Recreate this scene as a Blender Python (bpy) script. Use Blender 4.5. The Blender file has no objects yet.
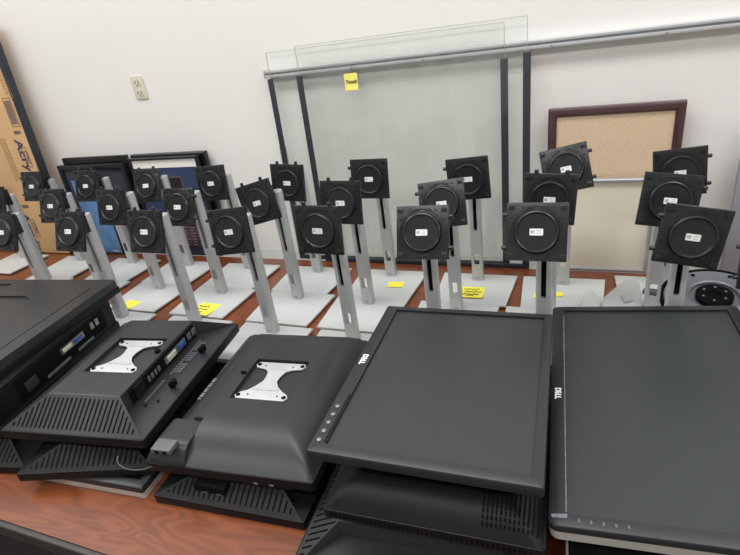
import bpy, bmesh, math, random
from mathutils import Matrix, Vector
R = math.radians
random.seed(7)
S = bpy.context.scene
C = S.collection

# ------------------------------------------------------------------ materials
def lin(c):
    return tuple(((v/255)/12.92 if v/255 <= .04045 else ((v/255+.055)/1.055)**2.4) for v in c) + (1,)

def mat(name, rgb, rough=.5, metal=0, var=.06, vscale=30, bump=0, bscale=400, spec=.5, coat=0):
    m = bpy.data.materials.new(name); m.use_nodes = True
    nt = m.node_tree; b = nt.nodes['Principled BSDF']
    c = lin(rgb)
    b.inputs['Roughness'].default_value = rough
    b.inputs['Metallic'].default_value = metal
    b.inputs['Specular IOR Level'].default_value = spec
    b.inputs['Coat Weight'].default_value = coat
    tc = nt.nodes.new('ShaderNodeTexCoord')
    n = nt.nodes.new('ShaderNodeTexNoise'); n.inputs['Scale'].default_value = vscale; n.inputs['Detail'].default_value = 4
    nt.links.new(tc.outputs['Object'], n.inputs['Vector'])
    r = nt.nodes.new('ShaderNodeValToRGB')
    r.color_ramp.elements[0].position = .3; r.color_ramp.elements[1].position = .7
    r.color_ramp.elements[0].color = tuple(v*(1-var) for v in c[:3])+(1,)
    r.color_ramp.elements[1].color = tuple(min(1, v*(1+var)) for v in c[:3])+(1,)
    nt.links.new(n.outputs['Fac'], r.inputs['Fac'])
    nt.links.new(r.outputs['Color'], b.inputs['Base Color'])
    if bump:
        n2 = nt.nodes.new('ShaderNodeTexNoise'); n2.inputs['Scale'].default_value = bscale
        nt.links.new(tc.outputs['Object'], n2.inputs['Vector'])
        bp = nt.nodes.new('ShaderNodeBump'); bp.inputs['Strength'].default_value = bump; bp.inputs['Distance'].default_value = .0008
        nt.links.new(n2.outputs['Fac'], bp.inputs['Height']); nt.links.new(bp.outputs['Normal'], b.inputs['Normal'])
    return m

def wood_mat(name):
    m = bpy.data.materials.new(name); m.use_nodes = True
    nt = m.node_tree; b = nt.nodes['Principled BSDF']; b.inputs['Roughness'].default_value = .3; b.inputs['Coat Weight'].default_value = .2; b.inputs['Coat Roughness'].default_value = .2
    tc = nt.nodes.new('ShaderNodeTexCoord'); mp = nt.nodes.new('ShaderNodeMapping')
    mp.inputs['Scale'].default_value = (2.2, 11, 2.2)
    nt.links.new(tc.outputs['Object'], mp.inputs['Vector'])
    n = nt.nodes.new('ShaderNodeTexNoise'); n.inputs['Scale'].default_value = 1.1; n.inputs['Detail'].default_value = 2; n.inputs['Distortion'].default_value = .6
    nt.links.new(mp.outputs['Vector'], n.inputs['Vector'])
    mul = nt.nodes.new('ShaderNodeMath'); mul.operation = 'MULTIPLY'; mul.inputs[1].default_value = 30
    nt.links.new(n.outputs['Fac'], mul.inputs[0])
    fr = nt.nodes.new('ShaderNodeMath'); fr.operation = 'PINGPONG'; fr.inputs[1].default_value = 1
    nt.links.new(mul.outputs[0], fr.inputs[0])
    f = nt.nodes.new('ShaderNodeTexNoise'); f.inputs['Scale'].default_value = 12; f.inputs['Detail'].default_value = 6
    mp2 = nt.nodes.new('ShaderNodeMapping'); mp2.inputs['Scale'].default_value = (1, 22, 1)
    nt.links.new(tc.outputs['Object'], mp2.inputs['Vector']); nt.links.new(mp2.outputs['Vector'], f.inputs['Vector'])
    mx = nt.nodes.new('ShaderNodeMix'); mx.data_type = 'FLOAT'; mx.inputs['Factor'].default_value = .5
    nt.links.new(fr.outputs[0], mx.inputs['A']); nt.links.new(f.outputs['Fac'], mx.inputs['B'])
    r = nt.nodes.new('ShaderNodeValToRGB')
    r.color_ramp.elements[0].position = .15; r.color_ramp.elements[0].color = lin((104, 54, 29))
    r.color_ramp.elements[1].position = .8; r.color_ramp.elements[1].color = lin((134, 73, 41))
    nt.links.new(mx.outputs['Result'], r.inputs['Fac']); nt.links.new(r.outputs['Color'], b.inputs['Base Color'])
    return m

def acrylic_mat(name):
    m = bpy.data.materials.new(name); m.use_nodes = True
    nt = m.node_tree; nt.nodes.remove(nt.nodes['Principled BSDF'])
    out = nt.nodes['Material Output']
    tr = nt.nodes.new('ShaderNodeBsdfTransparent'); tr.inputs['Color'].default_value = (.984, .989, .985, 1)
    df = nt.nodes.new('ShaderNodeBsdfDiffuse'); df.inputs['Color'].default_value = (.75, .77, .75, 1)
    gl = nt.nodes.new('ShaderNodeBsdfGlossy'); gl.inputs['Roughness'].default_value = .08
    tc = nt.nodes.new('ShaderNodeTexCoord'); mp = nt.nodes.new('ShaderNodeMapping'); mp.inputs['Scale'].default_value = (14, 1, 3)
    n = nt.nodes.new('ShaderNodeTexNoise'); n.inputs['Scale'].default_value = 1.5; n.inputs['Detail'].default_value = 5
    nt.links.new(tc.outputs['Object'], mp.inputs['Vector']); nt.links.new(mp.outputs['Vector'], n.inputs['Vector'])
    mr = nt.nodes.new('ShaderNodeMapRange'); mr.inputs['From Min'].default_value = .4; mr.inputs['From Max'].default_value = .75
    mr.inputs['To Min'].default_value = .0; mr.inputs['To Max'].default_value = .03
    nt.links.new(n.outputs['Fac'], mr.inputs['Value'])
    m1 = nt.nodes.new('ShaderNodeMixShader'); nt.links.new(mr.outputs['Result'], m1.inputs['Fac'])
    nt.links.new(tr.outputs[0], m1.inputs[1]); nt.links.new(df.outputs[0], m1.inputs[2])
    m2 = nt.nodes.new('ShaderNodeMixShader'); m2.inputs['Fac'].default_value = .022
    nt.links.new(m1.outputs[0], m2.inputs[1]); nt.links.new(gl.outputs[0], m2.inputs[2])
    nt.links.new(m2.outputs[0], out.inputs['Surface'])
    return m

def picture_mat(name, stops, scale=3):
    """printed picture: mottled colours, fixed print on the sheet"""
    m = bpy.data.materials.new(name); m.use_nodes = True
    nt = m.node_tree; b = nt.nodes['Principled BSDF']; b.inputs['Roughness'].default_value = .18
    tc = nt.nodes.new('ShaderNodeTexCoord')
    n = nt.nodes.new('ShaderNodeTexNoise'); n.inputs['Scale'].default_value = scale; n.inputs['Detail'].default_value = 6; n.inputs['Distortion'].default_value = .8
    nt.links.new(tc.outputs['Object'], n.inputs['Vector'])
    r = nt.nodes.new('ShaderNodeValToRGB')
    while len(r.color_ramp.elements) < len(stops): r.color_ramp.elements.new(.5)
    for e, (p, c) in zip(r.color_ramp.elements, stops): e.position = p; e.color = lin(c)
    nt.links.new(n.outputs['Fac'], r.inputs['Fac']); nt.links.new(r.outputs['Color'], b.inputs['Base Color'])
    return m

def grid_mat(name):
    m = mat(name, (238, 230, 210), .6, var=.03, vscale=6)
    nt = m.node_tree; b = nt.nodes['Principled BSDF']
    src = b.inputs['Base Color'].links[0].from_socket
    tc = nt.nodes.new('ShaderNodeTexCoord')
    mp = nt.nodes.new('ShaderNodeMapping'); mp.inputs['Scale'].default_value = (60, 60, 60)
    v = nt.nodes.new('ShaderNodeTexVoronoi'); v.inputs['Randomness'].default_value = .35; v.inputs['Scale'].default_value = 1
    nt.links.new(tc.outputs['Object'], mp.inputs['Vector']); nt.links.new(mp.outputs['Vector'], v.inputs['Vector'])
    r = nt.nodes.new('ShaderNodeValToRGB'); r.color_ramp.elements[0].position = .06; r.color_ramp.elements[1].position = .12
    r.color_ramp.elements[0].color = (.82, .82, .8, 1); r.color_ramp.elements[1].color = (1, 1, 1, 1)
    nt.links.new(v.outputs['Distance'], r.inputs['Fac'])
    mx = nt.nodes.new('ShaderNodeMix'); mx.data_type = 'RGBA'; mx.blend_type = 'MULTIPLY'; mx.inputs['Factor'].default_value = 1
    nt.links.new(src, mx.inputs['A']); nt.links.new(r.outputs['Color'], mx.inputs['B'])
    nt.links.new(mx.outputs['Result'], b.inputs['Base Color'])
    return m

M = dict(
    wall=mat('wall_paint', (234, 232, 229), .8, var=.012, vscale=3, bump=.15, bscale=90),
    shade_ceiling=mat('shade_ceiling_grey', (150, 148, 144), .9, var=.05, vscale=40),
    carpet=mat('carpet', (52, 45, 44), .95, var=.3, vscale=160, bump=.5, bscale=300),
    wood=wood_mat('cherry_laminate'),
    edge=mat('edge_band', (62, 58, 56), .45, var=.08),
    black=mat('black_plastic', (42, 44, 47), .5, var=.12, vscale=9, bump=.12, bscale=900),
    black2=mat('dark_plastic', (19, 20, 22), .45, var=.15, vscale=9, bump=.1, bscale=900, spec=.25),
    shiny=mat('satin_black_plastic', (40, 42, 45), .38, var=.12, vscale=7, bump=.08, bscale=900),
    plate=mat('plate_black', (32, 34, 37), .27, var=.15, vscale=40, bump=.12, bscale=700),
    slot=mat('vent_dark', (8, 8, 9), .8, var=.1, spec=.15),
    screen=mat('matte_screen', (44, 47, 45), .42, var=.05, vscale=5, bump=.05, bscale=1500),
    screen2=mat('matte_screen_cool', (45, 49, 51), .42, var=.05, vscale=5, bump=.05, bscale=1500),
    bezel=mat('bezel_plastic', (36, 39, 42), .36, var=.1, vscale=12, bump=.1, bscale=1200),
    pole=mat('pole_aluminium', (184, 186, 187), .38, .3, var=.04, vscale=14),
    base=mat('silver_paint', (204, 206, 205), .5, .12, var=.025, vscale=9),
    zinc=mat('zinc_plate', (206, 208, 212), .38, .4, var=.05, vscale=60),
    side=mat('silver_casing', (186, 184, 176), .45, .2, var=.04),
    sticker=mat('white_sticker', (240, 240, 240), .6, var=.01),
    ink=mat('ink_grey', (96, 98, 102), .7, var=.1),
    logo=mat('logo_white', (240, 242, 244), .35, var=.01),
    button=mat('silver_button', (128, 131, 136), .25, .5, var=.02),
    yellow=mat('note_yellow', (250, 240, 84), .7, var=.03, vscale=20),
    pale=mat('note_pale', (246, 238, 120), .7, var=.03, vscale=20),
    pen=mat('pen_ink', (66, 60, 28), .6, var=.1),
    strip=mat('black_strip', (38, 44, 52), .5, var=.08),
    rail=mat('rail_aluminium', (205, 207, 210), .35, .5, var=.03),
    groove=mat('rail_groove', (138, 142, 150), .5, .3, var=.05),
    acrylic=acrylic_mat('clear_acrylic'),
    cork=mat('cork', (214, 190, 160), .9, var=.10, vscale=260, bump=.3, bscale=500),
    mahog=mat('mahogany_frame', (70, 42, 46), .35, var=.18, vscale=25, coat=.2),
    alu=mat('alu_frame', (190, 193, 197), .35, .6, var=.03),
    cream=grid_mat('cream_board'),
    card=mat('brown_masking', (208, 170, 124), .8, var=.05, vscale=7),
    cardink=mat('print_navy', (62, 64, 80), .8, var=.1),
    cardgrey=mat('print_faded', (150, 124, 92), .8, var=.1),
    frame=mat('frame_black', (24, 25, 28), .35, var=.15),
    photo1=picture_mat('night_print', [(.3, (38, 38, 52)), (.7, (62, 60, 78))]),
    blue=picture_mat('sea_print', [(.25, (58, 96, 150)), (.5, (98, 142, 192)), (.75, (140, 176, 214))], 5),
    navy=picture_mat('navy_print', [(.3, (44, 58, 88)), (.7, (58, 76, 108))], 2.5),
    red=mat('print_red', (150, 92, 100), .6, var=.1),
    mat_white=mat('mat_white', (240, 238, 232), .7, var=.01),
    outlet=mat('outlet_ivory', (214, 208, 186), .4, var=.03),
    greywall=mat('grey_panel', (150, 152, 160), .6, var=.03, vscale=4),
    vga=mat('vga_blue', (58, 88, 150), .4, var=.05),
    dvi=mat('dvi_white', (196, 194, 170), .4, var=.03),
    steel=mat('steel', (150, 154, 160), .35, .8, var=.05),
    ledge=mat('grey_ledge', (176, 176, 172), .6, var=.04),
    smudge=mat('worn_edge', (118, 118, 128), .5, var=.3, vscale=80),
    greycap=mat('grey_cap', (96, 98, 102), .45, var=.1, vscale=50),
    discgrey=mat('disc_grey', (126, 130, 136), .4, .4, var=.08, vscale=12),
    darkmetal=mat('dark_plate', (92, 95, 98), .45, .3, var=.06),
)

# ------------------------------------------------------------------ mesh helpers
def bm_new(): return bmesh.new()

def T(x=0, y=0, z=0, rx=0, ry=0, rz=0):
    return Matrix.Translation((x, y, z)) @ Matrix.Rotation(rz, 4, 'Z') @ Matrix.Rotation(ry, 4, 'Y') @ Matrix.Rotation(rx, 4, 'X')

def bevel(bm, geom_edges, w, seg=2):
    bmesh.ops.bevel(bm, geom=geom_edges, offset=w, segments=seg, profile=.6, affect='EDGES', clamp_overlap=True)

def box(bm, x0, x1, y0, y1, z0, z1, bev=0, m=None, seg=2):
    vs = [bm.verts.new(p) for p in ((x0,y0,z0),(x1,y0,z0),(x1,y1,z0),(x0,y1,z0),(x0,y0,z1),(x1,y0,z1),(x1,y1,z1),(x0,y1,z1))]
    fs = [bm.faces.new([vs[i] for i in q]) for q in ((3,2,1,0),(4,5,6,7),(0,1,5,4),(1,2,6,5),(2,3,7,6),(3,0,4,7))]
    if m is not None: bmesh.ops.transform(bm, matrix=m, verts=vs)
    if bev:
        es = list({e for f in fs for e in f.edges}); bevel(bm, es, bev, seg)
    return vs

def prism(bm, pts, z0, z1, m=None, bev=0):
    a = [bm.verts.new((p[0], p[1], z0)) for p in pts]; b = [bm.verts.new((p[0], p[1], z1)) for p in pts]
    n = len(pts); fs = []
    area = sum(pts[i][0]*pts[(i+1) % n][1]-pts[(i+1) % n][0]*pts[i][1] for i in range(n))
    if area < 0: a.reverse(); b.reverse()
    fs.append(bm.faces.new(a[::-1])); fs.append(bm.faces.new(b))
    for i in range(n): fs.append(bm.faces.new((a[i], a[(i+1) % n], b[(i+1) % n], b[i])))
    if m is not None: bmesh.ops.transform(bm, matrix=m, verts=a+b)
    if bev: bevel(bm, [e for e in fs[1].edges], bev, 2)
    return a+b

def lathe(bm, prof, n=32, m=None):
    """profile of (r, z) about z"""
    rings = []; allv = []
    for r, z in prof:
        if r < 1e-6: ring = [bm.verts.new((0, 0, z))]
        else: ring = [bm.verts.new((r*math.cos(2*math.pi*i/n), r*math.sin(2*math.pi*i/n), z)) for i in range(n)]
        rings.append(ring); allv += ring
    for a, b in zip(rings, rings[1:]):
        for i in range(n):
            j = (i+1) % n
            if len(a) == 1 and len(b) == 1: continue
            if len(a) == 1: bm.faces.new((a[0], b[i], b[j]))
            elif len(b) == 1: bm.faces.new((a[i], a[j], b[0]))
            else: bm.faces.new((a[i], a[j], b[j], b[i]))
    if m is not None: bmesh.ops.transform(bm, matrix=m, verts=allv)
    return allv

def cyl(bm, r, z0, z1, n=16, m=None): return lathe(bm, [(0, z0), (r, z0), (r, z1), (0, z1)], n, m)

def rrect(w, h, r, n=5):
    out = []
    for cx, cy, a0 in ((w/2-r, h/2-r, 0), (-w/2+r, h/2-r, 90), (-w/2+r, -h/2+r, 180), (w/2-r, -h/2+r, 270)):
        for i in range(n+1):
            a = R(a0+90*i/n); out.append((cx+r*math.cos(a), cy+r*math.sin(a)))
    return out

def obj(name, bm, material, parent=None, loc=(0,0,0), smooth=True, label=None):
    bmesh.ops.recalc_face_normals(bm, faces=bm.faces)
    me = bpy.data.meshes.new(name); bm.to_mesh(me); bm.free()
    me.materials.append(M[material] if isinstance(material, str) else material)
    if smooth:
        for p in me.polygons: p.use_smooth = True
        me.set_sharp_from_angle(angle=R(32))
    o = bpy.data.objects.new(name, me); C.objects.link(o); o.location = loc
    if parent is not None: o.parent = parent
    if label: o['label'] = label
    return o

def tag(o, label, cat, group=None):
    o['label'] = label; o['category'] = cat
    if group: o['group'] = group
    return o

def thing(name, label, cat, loc=(0,0,0), rz=0, group=None):
    o = bpy.data.objects.new(name, None); C.objects.link(o); o.empty_display_size = .05
    o.location = loc; o.rotation_euler = (0, 0, rz)
    return tag(o, label, cat, group)

def struct(o): o['kind'] = 'structure'; return o

def text_bm(bm, s, size, thick, m, bold=.0, shear=0, align='CENTER'):
    cu = bpy.data.curves.new('t', 'FONT'); cu.body = s; cu.size = size; cu.extrude = thick/2; cu.offset = bold
    cu.align_x = align; cu.align_y = 'CENTER'; cu.shear = shear; cu.resolution_u = 3
    o = bpy.data.objects.new('t', cu); C.objects.link(o)
    bpy.context.view_layer.update()
    dg = bpy.context.evaluated_depsgraph_get()
    me = bpy.data.meshes.new_from_object(o.evaluated_get(dg))
    me.transform(m); bm.from_mesh(me)
    bpy.data.objects.remove(o); bpy.data.curves.remove(cu); bpy.data.meshes.remove(me)

def tube(bm, pts, r, n=6):
    rings = []
    for i, p in enumerate(pts):
        p = Vector(p); a = Vector(pts[max(i-1, 0)]); b = Vector(pts[min(i+1, len(pts)-1)])
        d = (b-a).normalized(); u = d.orthogonal().normalized(); v = d.cross(u)
        rings.append([bm.verts.new(p+r*(math.cos(2*math.pi*k/n)*u+math.sin(2*math.pi*k/n)*v)) for k in range(n)])
    for A, B in zip(rings, rings[1:]):
        # align rings
        best = min(range(n), key=lambda s: sum((A[k].co-B[(k+s) % n].co).length for k in range(n)))
        B[:] = B[best:]+B[:best]
        for k in range(n): bm.faces.new((A[k], A[(k+1) % n], B[(k+1) % n], B[k]))
    bm.faces.new(rings[0][::-1]); bm.faces.new(rings[-1])

def dup(root):
    r = root.copy(); C.objects.link(r)
    for ch in list(root.children):
        c = ch.copy(); C.objects.link(c); c.parent = r
        for g in list(ch.children):
            d = g.copy(); C.objects.link(d); d.parent = c
    return r

def child(root, base): return [c for c in root.children if c.name.split('.')[0] == base]

# ------------------------------------------------------------------ setting
WY = 1.56
bm = bm_new(); box(bm, -4.2, 2.6, WY, WY+.1, -.75, 2.0); struct(obj('wall_back', bm, 'wall', smooth=False))
bm = bm_new(); box(bm, -4.2, 2.6, -2.5, WY, -.85, -.75); struct(obj('floor', bm, 'carpet', smooth=False))

for nm, v in (('wall_left', (-4.3, -4.2, -2.6, WY+.1)), ('wall_right', (2.6, 2.7, -2.6, WY+.1)), ('wall_front', (-4.2, 2.6, -2.6, -2.5))):
    bm = bm_new(); box(bm, *v, -.75, 2.0); struct(obj(nm, bm, 'wall', smooth=False))

bm = bm_new(); box(bm, -4.3, 2.7, -2.6, .15, 2.0, 2.1); struct(obj('shade_ceiling', bm, 'shade_ceiling', smooth=False))  # unseen slab added over the front half only, to dim the table's front

# table
TF, TB = .344, 1.484
t = thing('table', 'long cherry wood laminate table with dark edge carrying all the monitors', 'table', (-.8, .95, -.75))
def tl(o): o.location = (.8, -.95, .75); return o
bm = bm_new(); box(bm, -2.75, 1.05, TF+.006, TB, -.028, 0); tl(obj('table_top', bm, 'wood', t, smooth=False))
bm = bm_new(); box(bm, -2.76, 1.06, TF-.006, TF+.0055, -.03, .001, .0035, seg=3); tl(obj('edge_band', bm, 'edge', t, label='dark rubber edge band along the front'))
for x in (-2.55, .85):
    for y in (TF+.1, TB-.1):
        bm = bm_new(); box(bm, x-.03, x+.03, y-.03, y+.03, -.75, -.029, .004); tl(obj('leg', bm, 'edge', t))

# grey ledge along the wall, level with the table top
bm = bm_new(); box(bm, -3.2, 1.05, 1.4845, WY-.0005, -.03, 0, .002); struct(obj('trim_1', bm, 'ledge'))

# ------------------------------------------------------------------ metal rail
t = thing('wall_rail', 'long thin aluminium rail running across the white wall above the clear panels', 'rail', (-.950, WY, .6275))
bm = bm_new(); box(bm, 0, 1.78, -.032, -.0005, .0025, .010, .0015); obj('rail_top_lip', bm, 'rail', t)
bm = bm_new(); box(bm, .0, 1.78, -.0295, -.0005, -.0025, .0023); obj('rail_channel', bm, 'groove', t, label='grey groove between the two lips')
bm = bm_new(); box(bm, 0, 1.78, -.032, -.0005, -.011, -.0027, .0015); obj('rail_bottom_lip', bm, 'rail', t)
for x in (.30, .52, .86, 1.12):
    bm = bm_new(); cyl(bm, .003, 0, .002, 10, T(x, -.032, -.0075, rx=R(90))); obj('screw', bm, 'groove', t)
bm = bm_new(); box(bm, -.004, -.0002, -.033, -.0005, -.012, .012, .001); obj('end_cap', bm, 'side', t)

# clear acrylic panels with black strips
def panel(label, x0, x1, z1, y, sl):
    t = thing('acrylic_panel', label, 'panel', (0, y, .0003), 0, 'clear panels leaning by the wall'); t.rotation_euler = (R(-2.3), 0, 0)
    bm = bm_new(); box(bm, x0, x1, -.0015, .0015, .013, z1); obj('sheet', bm, 'acrylic', t, smooth=False)
    e = .0007
    for a, b, c, d in ((x0-e, x1+e, z1+.0001, z1+.0014), (x0-.0014, x0-.0001, sl[0]+.001, z1), (x1+.0001, x1+.0014, sl[1]+.001, z1)):
        bm = bm_new(); box(bm, a, b, -.0015, .0015, c, d); obj('sheet_edge', bm, 'ledge', t, smooth=False)
    for x, zt in ((x0, sl[0]), (x1, sl[1])):
        bm = bm_new(); box(bm, x-.010, x+.010, -.0042, -.0017, .0127, zt, .0006); obj('edge_strip', bm, 'strip', t)
    bm = bm_new(); box(bm, x0-.010, x1+.010, -.0065, .0055, 0, .0125, .0015); obj('bottom_strip', bm, 'strip', t)
    return t
panel('larger clear acrylic panel with black edge strips, its left strip at the rail end', -.931, -.209, .689, 1.502, (.614, .602))
panel('clear acrylic panel overlapping the larger one, set to the right with higher top edge', -.820, -.149, .697, 1.4885, (.615, .613))

bm = bm_new(); box(bm, -.012, .012, -.004, .004, 0, .40, .001, T(-.948, 1.527, .0004, ry=R(1.5)))
tag(obj('metal_bar', bm, 'ledge'), 'slim grey upright bar leaning left of the leftmost black strip', 'bar')

# notes
def scribble(bm, x0, x1, y, amp, n, z, seed, r=.0009):
    rr = random.Random(seed); pts = []
    for i in range(n+1):
        u = i/n; pts.append((x0+(x1-x0)*u+rr.uniform(-.3, .3)*(x1-x0)/n, y+amp*rr.uniform(-1, 1)*(1.0 if i % 2 else .6), z))
    tube(bm, pts, r, 5)

def note(label, m4, w, h, lines, matname='yellow', text=None, curl=.004):
    bm = bm_new(); n = 8; th = .0004
    top = [[bm.verts.new((-w/2+w*i/n, -h/2+h*j/n, th+curl*(1-j/n)**3)) for i in range(n+1)] for j in range(n+1)]
    bot = [[bm.verts.new((-w/2+w*i/n, -h/2+h*j/n, curl*(1-j/n)**3)) for i in range(n+1)] for j in range(n+1)]
    for j in range(n):
        for i in range(n):
            bm.faces.new((top[j][i], top[j][i+1], top[j+1][i+1], top[j+1][i])); bm.faces.new((bot[j][i], bot[j+1][i], bot[j+1][i+1], bot[j][i+1]))
    for i in range(n):
        bm.faces.new((bot[0][i], bot[0][i+1], top[0][i+1], top[0][i])); bm.faces.new((bot[n][i+1], bot[n][i], top[n][i], top[n][i+1]))
        bm.faces.new((bot[i+1][0], bot[i][0], top[i][0], top[i+1][0])); bm.faces.new((bot[i][n], bot[i+1][n], top[i+1][n], top[i][n]))
    o = obj('sticky_note', bm, matname); o.matrix_world = m4
    tag(o, label, 'note')
    if lines or text:
        b = bm_new()
        if text: text_bm(b, text, h*.3, .0004, T(0, 0, .0016), .0004, .2)
        for k, (a0, a1, y, amp, nn, r) in enumerate(lines): scribble(b, a0*w, a1*w, y*h, amp*h, nn, .0013+curl*(.5-y)**3, hash((k, nn)) % 999, r)
        w_ = obj('handwriting', b, 'pen', o)
    return o
note('small yellow sticky note stuck high on the clear panel below the rail', T(-.649, 1.5072, .584, rx=R(87.7)), .042, .047, [], 'pale', 'Touch', .001)

# ------------------------------------------------------------------ outlet
t = thing('wall_outlet', 'ivory electrical outlet high on the white wall at left', 'outlet', (-1.497, WY-.0005, .630))
bm = bm_new(); prism(bm, rrect(.054, .080, .006), 0, .005, T(rx=R(90)), .002); obj('cover_plate', bm, 'outlet', t)
for z in (.018, -.018):
    bm = bm_new(); prism(bm, rrect(.028, .025, .009), .005, .0065, T(0, 0, z, rx=R(90))); s = obj('socket', bm, 'outlet', t)
    bm = bm_new()
    for x in (-.007, .007): box(bm, x-.0015, x+.0015, -.0072, -.0066, z-.004, z+.006)
    cyl(bm, .0025, .0066, .0072, 8, T(0, 0, z-.009, rx=R(90))); obj('slots', bm, 'ink', s)

# ------------------------------------------------------------------ brown masked acrylic sheets at the left
t = thing('sheet_carton', 'tall brown paper masked sheet pack with printed lettering leaning at far left', 'carton', (-2.056, 1.45, .004))
t.rotation_euler = (R(-2.6), 0, 0)
bm = bm_new(); box(bm, -.75, -.001, 0, .03, 0, .93, .001); obj('pack', bm, 'card', t)
bm = bm_new(); box(bm, -.0008, .006, -.002, .032, 0, .935, .001); obj('edge_trim', bm, 'strip', t, label='dark edge trim')
def word(bm, u, v):  # reads downwards
    text_bm(bm, 'Acrylite', .056, .0006, T(u, -.0005, v, rx=R(90)) @ Matrix.Rotation(R(-90), 4, 'Z') @ Matrix.Rotation(R(2), 4, 'Z') @ Matrix.Diagonal((1.18, 1, 1, 1)), .0014, 0, 'LEFT')
for u, v in ((-.062, .492), (-.195, .182)):
    bm = bm_new(); word(bm, u, v); obj('brand_lettering', bm, 'cardink', t)
for u, v in ((-.048, .42), (-.166, .115)):
    bm = bm_new()
    m = T(u+.008, -.0005, v, rx=R(90)) @ Matrix.Rotation(R(-88), 4, 'Z')
    for a, b, c, d in ((-.04, .04, .011, .013), (-.04, .04, -.013, -.011), (-.04, -.038, -.013, .013), (.038, .04, -.013, .013)):
        box(bm, a, b, c, d, -.0003, .0003, 0, m)
    text_bm(bm, 'CYRO', .02, .0006, m, .0004)
    obj('maker_stamp', bm, 'cardink', t)
for u, v, L_, nn in ((-.165, .50, .17, 5), (-.03, .80, .14, 5)):
    bm = bm_new()
    for k in range(nn):
        m = T(u+k*.008, -.0005, v, rx=R(90)) @ Matrix.Rotation(R(-88), 4, 'Z')
        x = 0
        while x < L_:
            w = random.uniform(.006, .02); box(bm, x, x+w, -.0016, .0016, -.0003, .0003, 0, m); x += w+.004
    obj('fine_print', bm, 'cardgrey', t)
for u, v in ((-.044, .518), (-.168, .212)):
    bm = bm_new()
    for k in range(5): box(bm, u-.018+k*.008, u-.013+k*.008, -.0008, -.0002, v-.006, v+.008)
    obj('print_mark', bm, 'cardink', t)
bm = bm_new()
for a, b, c, d in ((-.058, -.012, .648, .65), (-.058, -.012, .54, .542), (-.058, -.056, .54, .65), (-.014, -.012, .54, .65)): box(bm, a, b, -.0008, -.0002, c, d)
for k in range(6): box(bm, -.052+k*.006, -.049+k*.006, -.0008, -.0002, .55, .64)
obj('print_block', bm, 'cardink', t)

# ------------------------------------------------------------------ framed pictures
def framed(name, label, x0, x1, z1, y, lean, fw, parts, mats=('frame',), depth=.018, cat='picture', group=None):
    t = thing(name, label, cat, ((x0+x1)/2, y, 0), 0, group); t.rotation_euler = (R(-lean), 0, 0)
    w = (x1-x0)/2; bm = bm_new()
    def fr(a, b, c, d):
        pts = [(a, c), (b, c), (b, d), (a, d)]
        inn = [(a+fw, c+fw), (b-fw, c+fw), (b-fw, d-fw), (a+fw, d-fw)]
        prof = [(0, depth), (0, 0.003), (.25, 0), (.75, 0), (1, .005), (1, depth)]
        rings = []
        for s, yy in prof:
            rings.append([bm.verts.new((p[0]+(q[0]-p[0])*s, yy, p[1]+(q[1]-p[1])*s)) for p, q in zip(pts, inn)])
        k = len(rings)
        for i in range(k):
            A, B = rings[i], rings[(i+1) % k]
            for j in range(4): bm.faces.new((A[j], A[(j+1) % 4], B[(j+1) % 4], B[j]))
    fr(-w, w, 0, z1)
    obj('frame', bm, mats[0], t)
    for nm, a, b, c, d, mt, dy in parts:
        bm = bm_new(); box(bm, a, b, .0085-dy, .0125-dy, c, d); obj(nm, bm, mt, t, smooth=False)
    return t
w = .18
framed('framed_picture', 'black framed dark picture leaning on wall behind the left stands', -1.995, -1.635, .374, 1.488, 1.6, .022, [('picture', -.159, .159, .021, .353, 'photo1', 0)])
framed('picture_frame', 'taller black frame standing behind the dark picture, its top edge showing', -1.985, -1.640, .398, 1.514, 1.6, .03, [('backing', -.143, .143, .029, .372, 'frame', 0)])
framed('framed_poster', 'black framed navy poster with a white band across its top', -1.605, -1.283, .390, 1.488, 1.6, .010,
       [('white_band', -.152, .152, .350, .381, 'mat_white', .001), ('poster', -.152, .152, .009, .3498, 'navy', 0),
        ('dark_panel', -.030, .060, .235, .312, 'frame', .0008), ('panel_border', -.032, .062, .233, .314, 'red', .0004),
        ('lower_panel', -.1, .14, .02, .16, 'photo1', .0008), ])
po = [o for o in bpy.data.objects if o.name == 'framed_poster'][0]
bm = bm_new()
rr = random.Random(3)
for k in range(9):
    for j in range(4):
        x = .0+j*.034+rr.uniform(0, .006); z = .04+k*.012; box(bm, x, x+rr.uniform(.01, .026), .0068, .0074, z, z+.004)
obj('red_lettering', bm, 'red', po)
bm = bm_new(); text_bm(bm, 'ooo oooo', .016, .0004, T(.012, .007, .249, rx=R(90))); obj('caption', bm, 'ledge', po)
framed('picture_frame', 'black frame behind the navy poster, its right edge and top showing', -1.615, -1.263, .398, 1.514, 1.6, .018, [('backing', -.160, .160, .017, .386, 'frame', 0)])
t = thing('poster', 'light blue poster board standing in front of the dark framed picture', 'poster', (-1.835, 1.466, .0003)); t.rotation_euler = (R(-1.5), 0, 0)
bm = bm_new(); box(bm, -.08, .07, .002, .008, .0, .322); obj('board', bm, 'frame', t, smooth=False)
bm = bm_new(); box(bm, -.077, .067, .0012, .0019, .008, .319); obj('print', bm, 'blue', t, smooth=False)
bm = bm_new(); text_bm(bm, 'ooooo', .013, .0004, T(.035, .001, .018, rx=R(90))); obj('caption', bm, 'sticker', t)

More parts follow.
